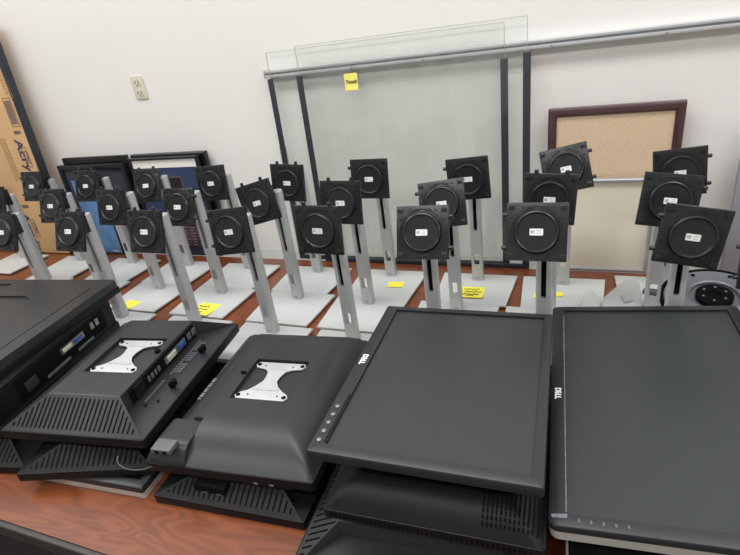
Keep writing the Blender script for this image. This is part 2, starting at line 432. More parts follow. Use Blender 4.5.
# cork board, cream board
framed('cork_board', 'tan cork board in dark reddish brown wooden frame against wall', -.094, .230, .463, 1.508, .8, .022, [('cork', -.14, .14, .021, .445, 'cork', 0)], ('mahog',), .022, 'board')
framed('pin_board', 'cream board in thin aluminium frame standing in front of the cork board', -.075, .181, .276, 1.486, .4, .010, [('panel', -.119, .119, .009, .267, 'cream', 0)], ('alu',), .016, 'board')
bm = bm_new(); box(bm, .358, .80, 1.49, 1.51, 0.0002, .40, .002)
tag(obj('grey_panel', bm, 'greywall'), 'plain grey upright panel cut off by the right edge of the photo', 'panel')

# ------------------------------------------------------------------ monitor stands
def cut(bm_main, cutters):
    me = bpy.data.meshes.new('m'); bmesh.ops.recalc_face_normals(bm_main, faces=bm_main.faces); bm_main.to_mesh(me); bm_main.free()
    o = bpy.data.objects.new('m', me); C.objects.link(o); tmp = []
    for c in cutters:
        bmesh.ops.recalc_face_normals(c, faces=c.faces)
        mc = bpy.data.meshes.new('c'); c.to_mesh(mc); c.free(); oc = bpy.data.objects.new('c', mc); C.objects.link(oc); tmp.append(oc)
        md = o.modifiers.new('b', 'BOOLEAN'); md.operation = 'DIFFERENCE'; md.object = oc; md.solver = 'EXACT'
    bpy.context.view_layer.update()
    r = bpy.data.meshes.new_from_object(o.evaluated_get(bpy.context.evaluated_depsgraph_get()))
    b = bmesh.new(); b.from_mesh(r)
    for q in tmp+[o]: bpy.data.objects.remove(q)
    bpy.data.meshes.remove(r)
    return b

PT = .351
def make_stand():
    t = thing('monitor_stand', 'x', 'monitor stand')
    bm = bm_new(); prism(bm, [(-.100, -.135), (.100, -.135), (.110, .0435), (-.110, .0435)], .005, .0105, None, .0015); obj('base', bm, 'base', t)
    bm = bm_new(); prism(bm, [(-.094, -.128), (.094, -.128), (.104, .038), (-.104, .038)], 0, .0048); obj('foot_shadow_pad', bm, 'slot', t)  # dark slab for the feet, also standing in for the shadow line
    # pole: rounded column, flat front at y=0
    w, d = .0158, .035
    prof = [(-w+.003, 0), (w-.003, 0), (w, .003), (w+.0005, .016), (w-.002, .026), (w-.008, .0332), (0, d), (-w+.008, .0332), (-w+.002, .026), (-w-.0005, .016), (-w, .003)]
    bm = bm_new(); prism(bm, prof, .0107, PT, None, .003)
    c1 = bm_new(); prism(c1, [(p[0], p[1]) for p in rrect(.0105, .26, .005)], -.01, .022, T(0, .0, .300, rx=R(90)) @ T(0, 0, -.009))
    c2 = bm_new(); prism(c2, rrect(.016, .034, .004), -.1, .1, T(0, 0, .080, rx=R(90)))
    c3 = bm_new(); prism(c3, rrect(.024, .056, .004), -.1, -.003, T(0, 0, .076, rx=R(90)))
    bm = cut(bm, [c1, c2, c3])
    po = obj('pole', bm, 'pole', t)
    bm = bm_new(); box(bm, -.005, .005, .008, .0105, .1725, PT-.004); obj('slot_track', bm, 'slot', po, label='dark slot down the front')
    bm = bm_new(); box(bm, -.005, .005, -.0004, .0004, .0185, .0205); obj('release_mark', bm, 'ink', po)
    # neck
    bm = bm_new(); box(bm, -.0045, .0045, -.012, .0075, -.028, .028, .001); box(bm, -.015, .015, -.050, -.0105, -.020, .020, .005); obj('neck', bm, 'plate', t, (0, 0, .338))
    # plate
    a = .0545
    bm = bm_new()
    pts = [(-a, -a), (a, -a), (a, a), (-a, a)]
    prism(bm, pts, -.004, .004, T(rx=R(90)), .0015)
    lathe(bm, [(.0415, .0035), (.0405, .007), (.039, .0098), (.0372, .0108), (.0355, .0102), (.0342, .0082), (0, .0075)], 48, T(rx=R(90)))
    for i in range(4):
        q = Matrix.Rotation(R(90*i), 4, 'Y')
        box(bm, .0405, .0515, -.006, -.0039, .0405, .0515, .0008, q)       # corner pads
        box(bm, -.017, .017, -.0055, -.0039, .0462, .0482, .0006, q)       # side ribs
        box(bm, -.019, -.016, -.0055, -.0039, .0425, .048, .0006, q); box(bm, .016, .019, -.0055, -.0039, .0425, .048, .0006, q)
        cyl(bm, .0022, .0038, .0062, 10, q @ T(.031, 0, .034, rx=R(90)) ); cyl(bm, .002, .0038, .006, 10, q @ T(.045, 0, .025, rx=R(90)))
        cyl(bm, .002, .0038, .006, 10, q @ T(-.045, 0, .028, rx=R(90)))
    for i in range(8):
        a0 = R(45*i+8); a1 = R(45*i+37)
        pts = [(.0440*math.cos(a0+(a1-a0)*j/6), .0440*math.sin(a0+(a1-a0)*j/6)) for j in range(7)]+[(.0462*math.cos(a0+(a1-a0)*j/6), .0462*math.sin(a0+(a1-a0)*j/6)) for j in range(6, -1, -1)]
        prism(bm, pts, .0038, .0054, T(rx=R(90)))
    for k in range(6):
        an = R(60*k+30); cyl(bm, .0024, .0074, .0084, 10, T(.021*math.cos(an), 0, .021*math.sin(an), rx=R(90)))
    pl = obj('mounting_plate', bm, 'plate', t, (0, -.062, .338)); pl.rotation_euler = (R(-11), 0, 0)
    bm = bm_new(); prism(bm, rrect(.024, .0125, .0015), .0077, .0081, T(rx=R(90))); obj('sticker', bm, 'sticker', pl, label='small white label')
    bm = bm_new()
    for k, (x0, x1) in enumerate(((.0, .010), (.0, .008), (.0, .009))): box(bm, x0, x1, -.0083, -.0082, .0028-k*.0032, .0038-k*.0032)
    box(bm, -.0105, -.0035, -.0083, -.0082, -.0028, .0034)
    obj('sticker_print', bm, 'ledge', pl)
    for s in (-1, 1):
        bm = bm_new(); lathe(bm, [(0, 0), (.0045, 0), (.0045, .007), (.0035, .0085), (0, .0085)], 14, T(ry=R(-90))); obj('knob', bm, 'plate', pl, (-a, 0, s*.031))
    return t

proto = make_stand(); used = [False]
def stand(px, pz, row_y, roll, kd, label, yaw=0, byaw=0, tilt=-11, px2=None, z=0, knobs=2):
    """px,pz: plate centre; row_y: pole front"""
    s = proto if not used[0] else dup(proto); used[0] = True
    bx = px if px2 is None else px2
    s.location = (bx, row_y, z+.0004); s.rotation_euler = (0, 0, R(byaw))
    tag(s, label, 'monitor stand', 'monitor stands in three rows')
    p = child(s, 'mounting_plate')[0]
    off = Matrix.Rotation(R(-byaw), 3, 'Z') @ Vector((px-bx, -.062, pz-z))
    p.location = off
    p.rotation_mode = 'QUATERNION'
    m = Matrix.Rotation(R(yaw-byaw), 3, 'Z') @ Matrix.Rotation(R(tilt), 3, 'X') @ Matrix.Rotation(R(roll), 3, 'Y')
    p.rotation_quaternion = m.to_quaternion()
    child(s, 'neck')[0].location = (off.x*.5, 0, pz-z)
    ks = child(p, 'knob')
    a = .0545
    for i, k in enumerate(ks):
        k.rotation_mode = 'XYZ'
        v = (-.031, .031)[i]
        if kd == 'L': k.location = (-a, 0, v); k.rotation_euler = (0, 0, 0)
        elif kd == 'R': k.location = (a, 0, v); k.rotation_euler = (0, R(180), 0)
        elif kd == 'T': k.location = (v, 0, a); k.rotation_euler = (0, R(90), 0)
        else: k.location = (v, 0, -a); k.rotation_euler = (0, R(-90), 0)
    return s
#STANDS
A_, B_, D_ = 1.005, 1.193, 1.372     # pole front of the front, middle and back row
ST = [
 # px, pz, row, roll(cw+), knobs, label, yaw
 (-1.580, 0.323, A_, 0, 'T', 'front row monitor stand farthest left, its black plate cut by the photo edge', 0),
 (-1.301, 0.330, A_, 0, 'T', 'front row monitor stand second from left, before the printed brown pack', 0),
 (-1.028, 0.334, A_, 0, 'T', 'front row monitor stand third from left, behind the monitor with vented slope', 0),
 (-0.767, 0.339, A_, -6, 'L', 'front row monitor stand with plate tipped slightly left, behind the curved monitor', 0),
 (-0.531, 0.346, A_, 1, 'T', 'front row monitor stand just left of the front square screen, level plate', 0),
 (-0.296, 0.344, A_, -2, 'R', 'front row monitor stand with shiny greenish plate behind the square screen', 0),
 (-0.075, 0.349, A_, 0, 'L', 'front row monitor stand with two knobs at left, by the gap between both screens', 0),
 (0.187, 0.317, 1.064, 10, 'L', 'front row monitor stand at far right, large plate tipped clockwise', 6),
 (-1.872, 0.348, B_, 0, 'T', 'middle row monitor stand farthest left, only its plate edge inside the photo', 0),
 (-1.594, 0.336, B_, 0, 'L', 'middle row monitor stand second from left, half hidden by a front row plate', 0),
 (-1.339, 0.331, B_, 0, 'T', 'middle row monitor stand in front of the light blue poster', 0),
 (-1.077, 0.331, B_, 0, 'R', 'middle row monitor stand in front of the navy poster, level plate', 0),
 (-0.804, 0.343, B_, -14, 'T', 'middle row monitor stand with plate tilted strongly left and two top knobs', 0),
 (-0.559, 0.342, B_, 1, 'T', 'middle row monitor stand before the left part of the clear panels, level plate', 0),
 (-0.301, 0.337, B_, -7, 'L', 'middle row monitor stand tipped left, behind the shiny greenish plate', 0),
 (-0.064, 0.347, B_, 3, 'T', 'middle row monitor stand with two top knobs by the right black strips', 0),
 (0.166, 0.334, 1.2145, 8, 'R', 'middle row monitor stand tipped clockwise, between two others at far right', 6),
 (-1.903, 0.349, D_, 0, 'L', 'back row monitor stand farthest left, against the printed brown pack', 0),
 (-1.628, 0.346, D_, 0, 'T', 'back row monitor stand in front of the dark framed picture', 0),
 (-1.354, 0.341, D_, -3, 'T', 'back row monitor stand under the white band of the navy poster', 0),
 (-1.086, 0.345, D_, -3, 'L', 'back row monitor stand at the right edge of the navy poster', 0),
 (-0.811, 0.341, D_, 3, 'T', 'back row monitor stand at the leftmost black panel strip, two top knobs', 0),
 (-0.549, 0.347, D_, 0, 'L', 'back row monitor stand in the middle of the clear panels, level plate', 0),
 (-0.275, 0.341, D_, -4, 'L', 'back row monitor stand above the sticky note with handwriting', 0),
 (-0.038, 0.359, D_, -12, 'R', 'back row monitor stand tilted left in front of the cork board corner', 0),
 (0.206, 0.336, 1.4, -5, 'R', 'back row monitor stand at far right, topmost plate beside the cork board', 2),
]
# plates lean back by different amounts; columns nudged where bases would touch; the far right ones sit back or ride on a neighbour's base
TILT = {0: -20, 1: -22, 2: -17, 3: -10, 8: -20, 9: -20, 17: -16, 18: -16, 4: -6, 5: -24, 6: -22, 7: -8, 10: -16, 11: -20, 12: -8, 13: -8, 14: -22, 15: -6, 16: -14, 19: -22, 20: -10, 21: -6, 22: -8, 23: -5, 24: -20, 25: -5}
NUDGE = {5: -.012, 6: .010, 0: -.045, 1: -.026, 2: -.012, 3: -.008, 8: -.03, 9: -.022, 12: .012, 17: -.008}
for k, (px, pz, ry, roll, kd, lab, yaw) in enumerate(ST):
    z = 0
    if k == 16: z = .0112
    if k == 7: pz += .003
    stand(px, pz, ry, roll, kd, lab, yaw, random.uniform(-.4, .4), TILT.get(k, -10), px+NUDGE[k] if k in NUDGE else None, z)
child(bpy.data.objects['monitor_stand.007'], 'pole')[0].scale.z = .95
stand(-2.30, .345, D_, 0, 'L', 'back row monitor stand beyond the left edge, only its base and pole foot showing', 0, 0, -12, -2.255)
stand(.349, .222, 1.17, 0, 'L', 'monitor stand cut by the right edge, only its lowered plate corner showing', 0, 0, px2=.428)

# notes on bases
ZB = .0108
note('yellow sticky note with three handwritten lines on a base behind the square screen', T(-.281, 1.297, ZB, rz=R(3)), .074, .070,
     [(-.3, .3, .27, .07, 20, .0009), (-.42, -.32, .06, .12, 7, .0010), (-.24, .38, .06, .08, 22, .0010), (-.3, .32, -.18, .04, 34, .0013), (-.12, .16, -.31, .04, 12, .0008)])
note('yellow sticky note with handwriting half hidden by the monitor with vented slope', T(-1.066, 1.095, ZB, rz=R(-3)), .076, .074,
     [(-.4, .1, .2, .07, 17, .0009), (-.42, .15, -.02, .06, 18, .0009), (-.4, .05, -.25, .05, 15, .0009)])
note('small blank yellow sticky note on a back row base left of the square screen', T(-.515, 1.319, ZB, rz=R(4)), .05, .038, [], curl=.002)
note('blank yellow sticky note on the base behind the top left monitor', T(-1.362, 1.085, ZB, rz=R(-6)), .06, .05, [], curl=.003)
note('tiny yellow note scrap left of the pole between the two face-up screens', T(-.098, 1.30, ZB), .022, .03, [], curl=.002)
note('tiny yellow note scrap right of the pole between the two face-up screens', T(-.045, 1.315, ZB, rz=R(20)), .02, .026, [], curl=.002)

# ------------------------------------------------------------------ loose bases on the right
t = thing('round_base', 'round upturned monitor base with black rim and black hub at right', 'monitor base', (.297, 1.252, .045)); t.rotation_euler = (R(10), R(-2), 0); t.scale = (1.13, 1.13, 1.13)
bm = bm_new(); lathe(bm, [(0, 0), (.09, 0), (.098, .006), (.1, .014), (.097, .018), (.094, .016), (.092, .0125), (0, .0125)], 56); obj('rim', bm, 'slot', t)
bm = bm_new(); lathe(bm, [(0, .0128), (.0915, .0128), (.0905, .0165), (.066, .019), (.056, .0225), (.048, .024), (.0445, .0215), (.044, .015), (0, .015)], 56); obj('dish', bm, 'discgrey', t)
bm = bm_new(); lathe(bm, [(0, .0153), (.0335, .0153), (.034, .024), (.031, .026), (.012, .0255), (.011, .023), (0, .023)], 40); obj('hub', bm, 'slot', t)
for k in range(6):
    a = R(60*k+20); bm = bm_new(); cyl(bm, .0026, .0254, .0272, 10, T(.022*math.cos(a), .022*math.sin(a), 0)); obj('screw', bm, 'steel', t)
bm = bm_new()
for k in range(7):
    a = R(51*k+10); box(bm, -.004, .004, -.003, .003, .0168, .0196, 0, T(.078*math.cos(a), .078*math.sin(a), 0, rz=a))
obj('rivets', bm, 'slot', t)

def wedge(label, pts, z0, hs, matname, emboss=None):
    bm = bm_new()
    a = [bm.verts.new((x, y, z0)) for x, y in pts]; b = [bm.verts.new((x, y, z0+h)) for (x, y), h in zip(pts, hs)]
    n = len(pts); bm.faces.new(a[::-1]); bm.faces.new(b)
    for i in range(n): bm.faces.new((a[i], a[(i+1) % n], b[(i+1) % n], b[i]))
    bevel(bm, list(bm.edges), .002, 2)
    o = obj('stand_cover', bm, matname)
    tag(o, label, 'stand cover')
    return o
wo = wedge('fan shaped silver cover with a square emboss lying on a base at right', [(.060, 1.205), (.146, 1.19), (.149, 1.255), (.143, 1.294), (.134, 1.302), (.112, 1.302), (.062, 1.245)], .0232, [.010, .010, .034, .048, .051, .051, .026], 'pole')
bm = bm_new(); m_ = T(.116, 1.243, .0530, rx=R(24), rz=R(24)); prism(bm, rrect(.026, .026, .002), 0, .003, m_); obj('emboss', bm, 'alu', wo)
bm = bm_new(); prism(bm, rrect(.02, .02, .002), .0031, .0036, m_); obj('emboss_inset', bm, 'ledge', wo)
wedge('small pale silver cover beside the fan shaped one', [(.008, 1.215), (.054, 1.215), (.058, 1.262), (.034, 1.318), (.02, 1.30)], .0114, [.012, .012, .018, .026, .022], 'base')
wedge('dark grey flat plate lying behind the fan shaped cover', [(.158, 1.345), (.19, 1.325), (.20, 1.35), (.165, 1.358)], .0114, [.012]*4, 'darkmetal')

# ------------------------------------------------------------------ monitors
def bracket(t, cx, cy, z, parent=None):
    """silver VESA bracket, screws 100 mm apart; crossed bars along y with curved waist"""
    half = [(-.058, .05), (-.052, .059), (.052, .059), (.058, .05), (.052, .040), (.030, .036), (.020, .030), (.014, .012), (.014, -.004), (.024, -.020),
            (.040, -.034), (.052, -.040), (.058, -.05), (.052, -.059), (-.052, -.059), (-.058, -.05), (-.050, -.040), (-.036, -.034), (-.026, -.02), (-.016, -.004), (-.016, .012), (-.02, .028), (-.03, .036), (-.052, .040)]
    bm = bm_new(); prism(bm, [(x+cx, y+cy) for x, y in half], z, z+.0025, None, .0006); b = obj('mount_bracket', bm, 'zinc', t, label='bright zinc mounting bracket')
    bm = bm_new(); prism(bm, [(-.028, -.0015), (.030, -.0015), (.028, .0045), (-.024, .0045)], 0, .0022, T(cx, cy-.031, z+.0026), .001); obj('bend_rib', bm, 'zinc', b)
    bm = bm_new(); prism(bm, [(-.018, 0), (.018, 0), (.016, .004), (-.016, .004)], 0, .0018, T(cx, cy+.034, z+.0026), .001); obj('bend_rib', bm, 'zinc', b)
    for x, y in ((-.03, -.047), (.034, -.047), (-.034, .046), (.03, .046)):
        bm = bm_new(); cyl(bm, .002, z+.0026, z+.003, 10, T(cx+x, cy+y)); obj('rivet_hole', bm, 'slot', b)
    for sx in (-1, 1):
        for sy in (-1, 1):
            bm = bm_new(); cyl(bm, .0046, z+.0026, z+.0036, 14, T(cx+.05*sx, cy+.05*sy)); obj('screw', bm, 'slot', b)
    return b

def vent_monitor(label, loc, rz, W, L, h, rim=.018, x_l=None, x_r=None, yf=.062, yb=.06, recess=True, brk=False, slots=True, ports=True, detail=False, matn='black', rim_mat='black2', slope_z=None, sfrac=1.0, box_port=False, nslots=None):
    t = thing('monitor', label, 'monitor', loc, R(rz), 'monitors stacked on the table')
    w, l = W/2, L/2
    xl = -w+.10 if x_l is None else x_l; xr = w-.078 if x_r is None else x_r
    bm = bm_new(); prism(bm, rrect(W, L, .004, 3), 0, rim, None, .0025); obj('bezel', bm, rim_mat, t)
    zr = rim+.0002; i = .003
    P = [(-w+i, -l+i, zr), (w-i, -l+i, zr), (w-i, l-i, zr), (-w+i, l-i, zr)]
    Tt = [(xl, -l+yf, h), (xr, -l+yf, h), (xr, l-yb, h), (xl, l-yb, h)]
    zf = zr+.003
    F = [(xr+.002, -l+yf, zf), (xr+.002, l-yb, zf)]
    bm = bm_new(); V = {}
    def v(k, p): V[k] = bm.verts.new(p)
    for k in range(4): v('P%d' % k, P[k]); v('T%d' % k, Tt[k])
    v('F1', F[0]); v('F2', F[1])
    def f(*ks): return bm.faces.new([V[k] for k in ks])
    f('P3', 'P2', 'P1', 'P0'); f('P0', 'P1', 'T1', 'T0'); f('P2', 'P3', 'T3', 'T2'); f('P3', 'P0', 'T0', 'T3')
    f('T1', 'F1', 'F2', 'T2'); f('P1', 'F1', 'T1'); f('P2', 'T2', 'F2'); f('P1', 'P2', 'F2', 'F1')
    if recess:
        a = .0645
        ro = [(-a, -a), (a, -a), (a, a), (-a, a)]
        cx = 0.005; rc = []
        for k, (x, y) in enumerate(ro): v('R%d' % k, (x+cx, y, h)); v('Q%d' % k, (x+cx, y, h-.009))
        for k in range(4): j = (k+1) % 4; f('T%d' % k, 'T%d' % j, 'R%d' % j, 'R%d' % k); f('R%d' % k, 'R%d' % j, 'Q%d' % j, 'Q%d' % k)
        f('Q0', 'Q1', 'Q2', 'Q3')
    else: f('T0', 'T1', 'T2', 'T3')
    es = [e for e in bm.edges if {tuple(round(c, 5) for c in q.co) for q in e.verts} <= {tuple(round(c, 5) for c in q) for q in Tt}]
    es += [e for e in bm.edges if any((V['P%d' % k] in e.verts and V['T%d' % k] in e.verts) for k in range(4))]
    bevel(bm, es, .0022, 2)
    obj('back_cover', bm, matn, t)
    # vent slots on the front slope
    if slots:
        sl = Vector((0, yf-i, h-zr)); Ls = sl.length; ang = math.atan2(h-zr, yf-i)
        n = nslots or int((W-.03)/.0105); bm = bm_new()
        for k in range(n):
            x = -w+.018+(W-.036)*k/(n-1)
            lim = .90
            if x < xl: lim = min(lim, (x+w-i)/(xl+w-i)-.10)
            if x > xr: lim = min(lim, (w-i-x)/(w-i-xr)-.10)
            lo = .10
            if lim-lo < .06: continue
            m = T(x, -l+i, zr, rx=ang)
            box(bm, -.0017, .0017, lo*Ls, lim*Ls, -.0005, .0006, 0, m)
        obj('vent_slots', bm, 'slot', t, label='row of dark vent slots')
    if brk: bracket(t, .005, 0, h-.0055)
    if ports:
        y0, y1 = -l+yf+.02, l-yb-.01
        d = .0012
        def wallbox(nm, ya, yb_, za, zb, mt, th=.003, par=None):
            bm = bm_new(); box(bm, xr+.0022, xr+.0022+th, ya, yb_, zf+(h-zf)*za, zf+(h-zf)*zb, .0005); return obj(nm, bm, mt, par or t)
        pp = wallbox('port_panel', y0, y1, .12, .9, 'slot', .0012)
        wallbox('power_socket', y0+.012, y0+.042, .2, .85, 'black2', .004, pp)
        for k in range(4): wallbox('audio_jack', y0+.058+k*.012, y0+.065+k*.012, .35, .65, 'ink', .0025, pp)
        yc = (y0+y1)/2
        wallbox('connector_plate', yc-.002, yc+.082, .26, .70, 'steel', .002, pp)
        wallbox('dvi_port', yc+.006, yc+.038, .34, .62, 'dvi', .005, pp); wallbox('vga_port', yc+.050, yc+.076, .36, .62, 'vga', .005, pp)
        for k in range(2): wallbox('usb_port', yc+.092+k*.02, yc+.106+k*.02, .3, .7, 'ink', .0025, pp)
    if detail:
        # printed label lines, clips, screws on the shelf
        bm = bm_new()
        for k in range(16):
            y = -l+.19+k*.0085
            for j in range(3 if k % 5 else 1):
                x = xr+.018+j*.008; box(bm, x, x+.006, y, y+.006, zf+.0004, zf+.0008)
        for k in range(9):
            y = -l+.10+k*.008; box(bm, xr+.015, xr+.022, y, y+.0065, zf+.0004, zf+.0008)
        obj('rating_label', bm, 'steel', t, label='grey printed rating label')
        for y in (-l+.15, -l+.275):
            bm = bm_new(); box(bm, w-.036, w-.022, y-.004, y+.004, zf+.0003, zf+.012, .002); cyl(bm, .006, 0, .012, 12, T(w-.022, y, zf+.007)); obj('clip', bm, 'slot', t)
        for x, y in ((xr+.026, -l+.09), (xr+.045, -l+.105)):
            bm = bm_new(); cyl(bm, .003, zf, zf+.0012, 10, T(x, y)); obj('screw', bm, 'slot', t)
        bm = bm_new(); lathe(bm, [(0, 0), (.0065, 0), (.0065, .004), (.005, .006), (0, .006)], 16, T(xr-.012, .012, h+.0002)); obj('lock_knob', bm, 'slot', t)
    if box_port:
        bm = bm_new(); box(bm, -.07, -.005, -l+.018, -l+.075, rim+.004, h*.80, .002); pb = obj('connector_bay', bm, 'slot', t)
        bm = bm_new()
        for x in (-.055, -.025): box(bm, x, x+.012, -l+.0165, -l+.0179, rim+.007, rim+.0105)
        obj('connector', bm, 'steel', pb)
    return t

def height_monitor(label, loc, rz, W, L, rim, H, rads, recess=None, left_band=0, brk=False, grille=False, matn='shiny', block=False):
    t = thing('monitor', label, 'monitor', loc, R(rz), 'monitors stacked on the table')
    w, l = W/2, L/2
    bm = bm_new(); prism(bm, rrect(W, L, .006, 4), 0, rim, None, .002); obj('bezel', bm, 'black2', t)
    rl, rr, rf, rb = rads
    def g(d, r):
        u = max(0, min(1, d/r)); return 1-(1-u)**2.2
    def hz(x, y):
        hh = H*min(g(x+w-.002, rl), g(w-.002-x, rr), g(y+l-.002, rf), g(l-.002-y, rb))
        if left_band and x < -w+left_band and not (block and y < -l+.085):
            hh = min(hh, H*.62*g(x+w-.002, .05))
        if block and y < -l+.085 and x < -w+.085:
            hh = min(.030*g(x+w-.002, .02), .030*g(y+l-.002, .03))+.002
        if recess:
            if abs(x-recess[0]) < .0605 and abs(y-recess[1]) < .0645: hh -= .008
        return max(hh, .0003)+rim+.0003
    xs = [-w+.002+(W-.004)*k/48 for k in range(49)]; ys = [-l+.002+(L-.004)*k/52 for k in range(53)]
    if recess:
        for s in (-1, 1):
            xs += [recess[0]+s*.0602, recess[0]+s*.0608]; ys += [recess[1]+s*.0642, recess[1]+s*.0648]
    if left_band: xs += [-w+left_band-.0004, -w+left_band+.0004]
    if block: xs += [-w+.0846, -w+.0854]; ys += [-l+.0846, -l+.0854]
    xs = sorted(xs); ys = sorted(ys)
    bm = bm_new()
    G = [[bm.verts.new((x, y, hz(x, y))) for x in xs] for y in ys]
    for j in range(len(ys)-1):
        for i in range(len(xs)-1): bm.faces.new((G[j][i], G[j][i+1], G[j+1][i+1], G[j+1][i]))
    bd = [G[0][i] for i in range(len(xs))]+[G[j][-1] for j in range(1, len(ys))]+[G[-1][i] for i in range(len(xs)-2, -1, -1)]+[G[j][0] for j in range(len(ys)-2, 0, -1)]
    lo = [bm.verts.new((q.co.x, q.co.y, rim+.0001)) for q in bd]
    n = len(bd)
    for k in range(n): bm.faces.new((bd[k], lo[k], lo[(k+1) % n], bd[(k+1) % n]))
    bm.faces.new(lo)
    obj('back_cover', bm, matn, t)
    if brk: bracket(t, recess[0], recess[1], hz(recess[0], recess[1])+.002)
    if grille:
        bm = bm_new()
        for k in range(13):
            x = w-.080+k*.0058
            for j in range(10):
                y = -l+.010+j*.0062; z = hz(x, y+.003); sl = math.atan2(hz(x, y+.006)-hz(x, y), .006)
                box(bm, -.0014, .0014, -.0030, .0030, -.0003, .0005, 0, T(x, y+.003, z, rx=sl))
        obj('speaker_grille', bm, 'slot', t, label='dark slotted grille')
    t['_hz'] = 0; del t['_hz']
    return t, hz

def face_up(label, loc, rz, W, L, z1, thick, bl=.024, br=.016, bn=.018, bf=.016, scr='screen', corner=.004, logo=True, buttons=None, side=None, hump=True, zb=0):
    """lies on its back; z1 = height of bezel front above loc"""
    t = thing('monitor', label, 'monitor', loc, R(rz), 'monitors stacked on the table')
    w, l = W/2, L/2
    zt = z1; z0 = z1-thick
    bm = bm_new()
    outer = rrect(W, L, corner, 6); n = len(outer)
    x0, x1, y0, y1 = -w+bl, w-br, -l+bn, l-bf
    inner = [(min(max(x, x0), x1), min(max(y, y0), y1)) for x, y in outer]
    # inner ring as proper corners: project each corner group onto the inner corner
    per = n//4; cs = [(x1, y1), (x0, y1), (x0, y0), (x1, y0)]
    inner = [cs[k//per] for k in range(n)]
    ro = [[bm.verts.new((x*(1-s/w), y*(1-s/l), z)) for x, y in outer] for s, z in ((.0015, z0), (0, z0+.002), (0, zt-.003), (.0012, zt-.0008), (.003, zt))]
    iv = [bm.verts.new((x, y, zt-.0006)) for x, y in cs]; dv = [bm.verts.new((x, y, zt-.0062)) for x, y in cs]
    for A, B in zip(ro, ro[1:]):
        for k in range(n): bm.faces.new((A[k], A[(k+1) % n], B[(k+1) % n], B[k]))
    for k in range(n):
        c, c2 = k//per, ((k+1) % n)//per
        if c == c2: bm.faces.new((ro[-1][k], ro[-1][(k+1) % n], iv[c]))
        else: bm.faces.new((ro[-1][k], ro[-1][(k+1) % n], iv[c2], iv[c]))
    for k in range(4): bm.faces.new((iv[k], iv[(k+1) % 4], dv[(k+1) % 4], dv[k]))
    bm.faces.new(dv); bm.faces.new(ro[0][::-1])
    obj('bezel', bm, 'bezel', t)
    bm = bm_new(); box(bm, x0+.0003, x1-.0003, y0+.0003, y1-.0003, zt-.0061, zt-.0050); obj('screen', bm, scr, t, smooth=False)
    if side:
        bm = bm_new(); prism(bm, [(x*.994, y*.995) for x, y in outer], z0-side, z0-.0002, None, 0); obj('side_casing', bm, 'side', t, label='silver grey side casing'); z0 -= side+.0002
    if hump:
        bm = bm_new(); a = [(-w+.012, -l+.012), (w-.012, -l+.012), (w-.012, l-.012), (-w+.012, l-.012)]; b = [(-w+.05, -l+.06), (w-.05, -l+.06), (w-.05, l-.06), (-w+.05, l-.06)]
        A = [bm.verts.new((x, y, z0-.0002)) for x, y in a]; B = [bm.verts.new((x, y, zb)) for x, y in b]
        bm.faces.new(A); bm.faces.new(B[::-1])
        for k in range(4): bm.faces.new((A[k], B[k], B[(k+1) % 4], A[(k+1) % 4]))
        obj('back_cover', bm, 'black2', t)
    if logo:
        bm = bm_new(); s = .0105; xx = -w+bl*.5
        m0 = T(xx, logo, zt+.0002, rz=R(-90))
        for k, ch in enumerate('DELL'):
            dx = (-1.42, -.45, .50, 1.32)[k]*s*.72
            text_bm(bm, ch, s*1.25, .0004, m0 @ T(dx, 0, 0, rz=R(28 if ch == 'E' else 0)), .0007)
        obj('logo_lettering', bm, 'logo', t, label='white maker lettering')
    if buttons == 'dome':
        for k in range(5):
            bm = bm_new(); lathe(bm, [(0, 0), (.0042, 0), (.0036, .0014), (.002, .002), (0, .0021)], 16, T(-w+bl*.5, -l+.024+k*.0185, zt)); obj('button', bm, 'button', t)
        bm = bm_new(); box(bm, x0-.003, x0-.0015, -l+.02, -l+.13, zt-.0004, zt+.0003); obj('bezel_groove', bm, 'slot', t)
    if buttons == 'touch':
        for k in range(5):
            bm = bm_new(); box(bm, -.0014, .0014, -.0028, .0028, 0, .0008, .0003, T(-w+.038+k*.0145, -l+bn*.5, zt, rz=R(8))); obj('button', bm, 'greycap', t)
    return t

# stack A (far left)
vent_monitor('lowest monitor of the left stack, vented front corner low on the table', (-1.235, .60, .0004), 12, .33, .38, .052, ports=False, recess=False, matn='black2')
t = thing('monitor', 'middle monitor of the left stack, dark side wall with blue port facing right', 'monitor', (-1.315, .655, .0525), R(11), 'monitors stacked on the table')
w, l = .17, .21
bm = bm_new(); prism(bm, rrect(2*w, 2*l, .004), 0, .03, None, .002); obj('bezel', bm, 'black2', t)
bm = bm_new()
prism(bm, [(-w+.004, -l+.004), (w-.004, -l+.004), (w-.004, l-.004), (-w+.004, l-.004)], .0302, .1015, None, .003); obj('back_cover', bm, 'black2', t)
for nm, a, b, c, d, mt, th in (('port_panel', -.14, .17, .040, .092, 'slot', .0012), ('power_socket', -.12, -.085, .048, .072, 'black', .003), ('connector_plate', .0, .084, .062, .079, 'steel', .0018), ('dvi_port', .006, .038, .066, .075, 'dvi', .004), ('vga_port', .048, .076, .066, .075, 'vga', .004),
                               ('usb_port', .112, .124, .064, .082, 'steel', .0025), ('usb_port', .132, .144, .064, .082, 'steel', .0025), ('rating_label', -.06, .02, .040, .047, 'ink', .0016), ('rating_label', .05, .11, .040, .047, 'ink', .0016)):
    bm = bm_new(); box(bm, w-.0038, w-.0038+th, a, b, c, d, .0004); obj(nm, bm, mt, t)
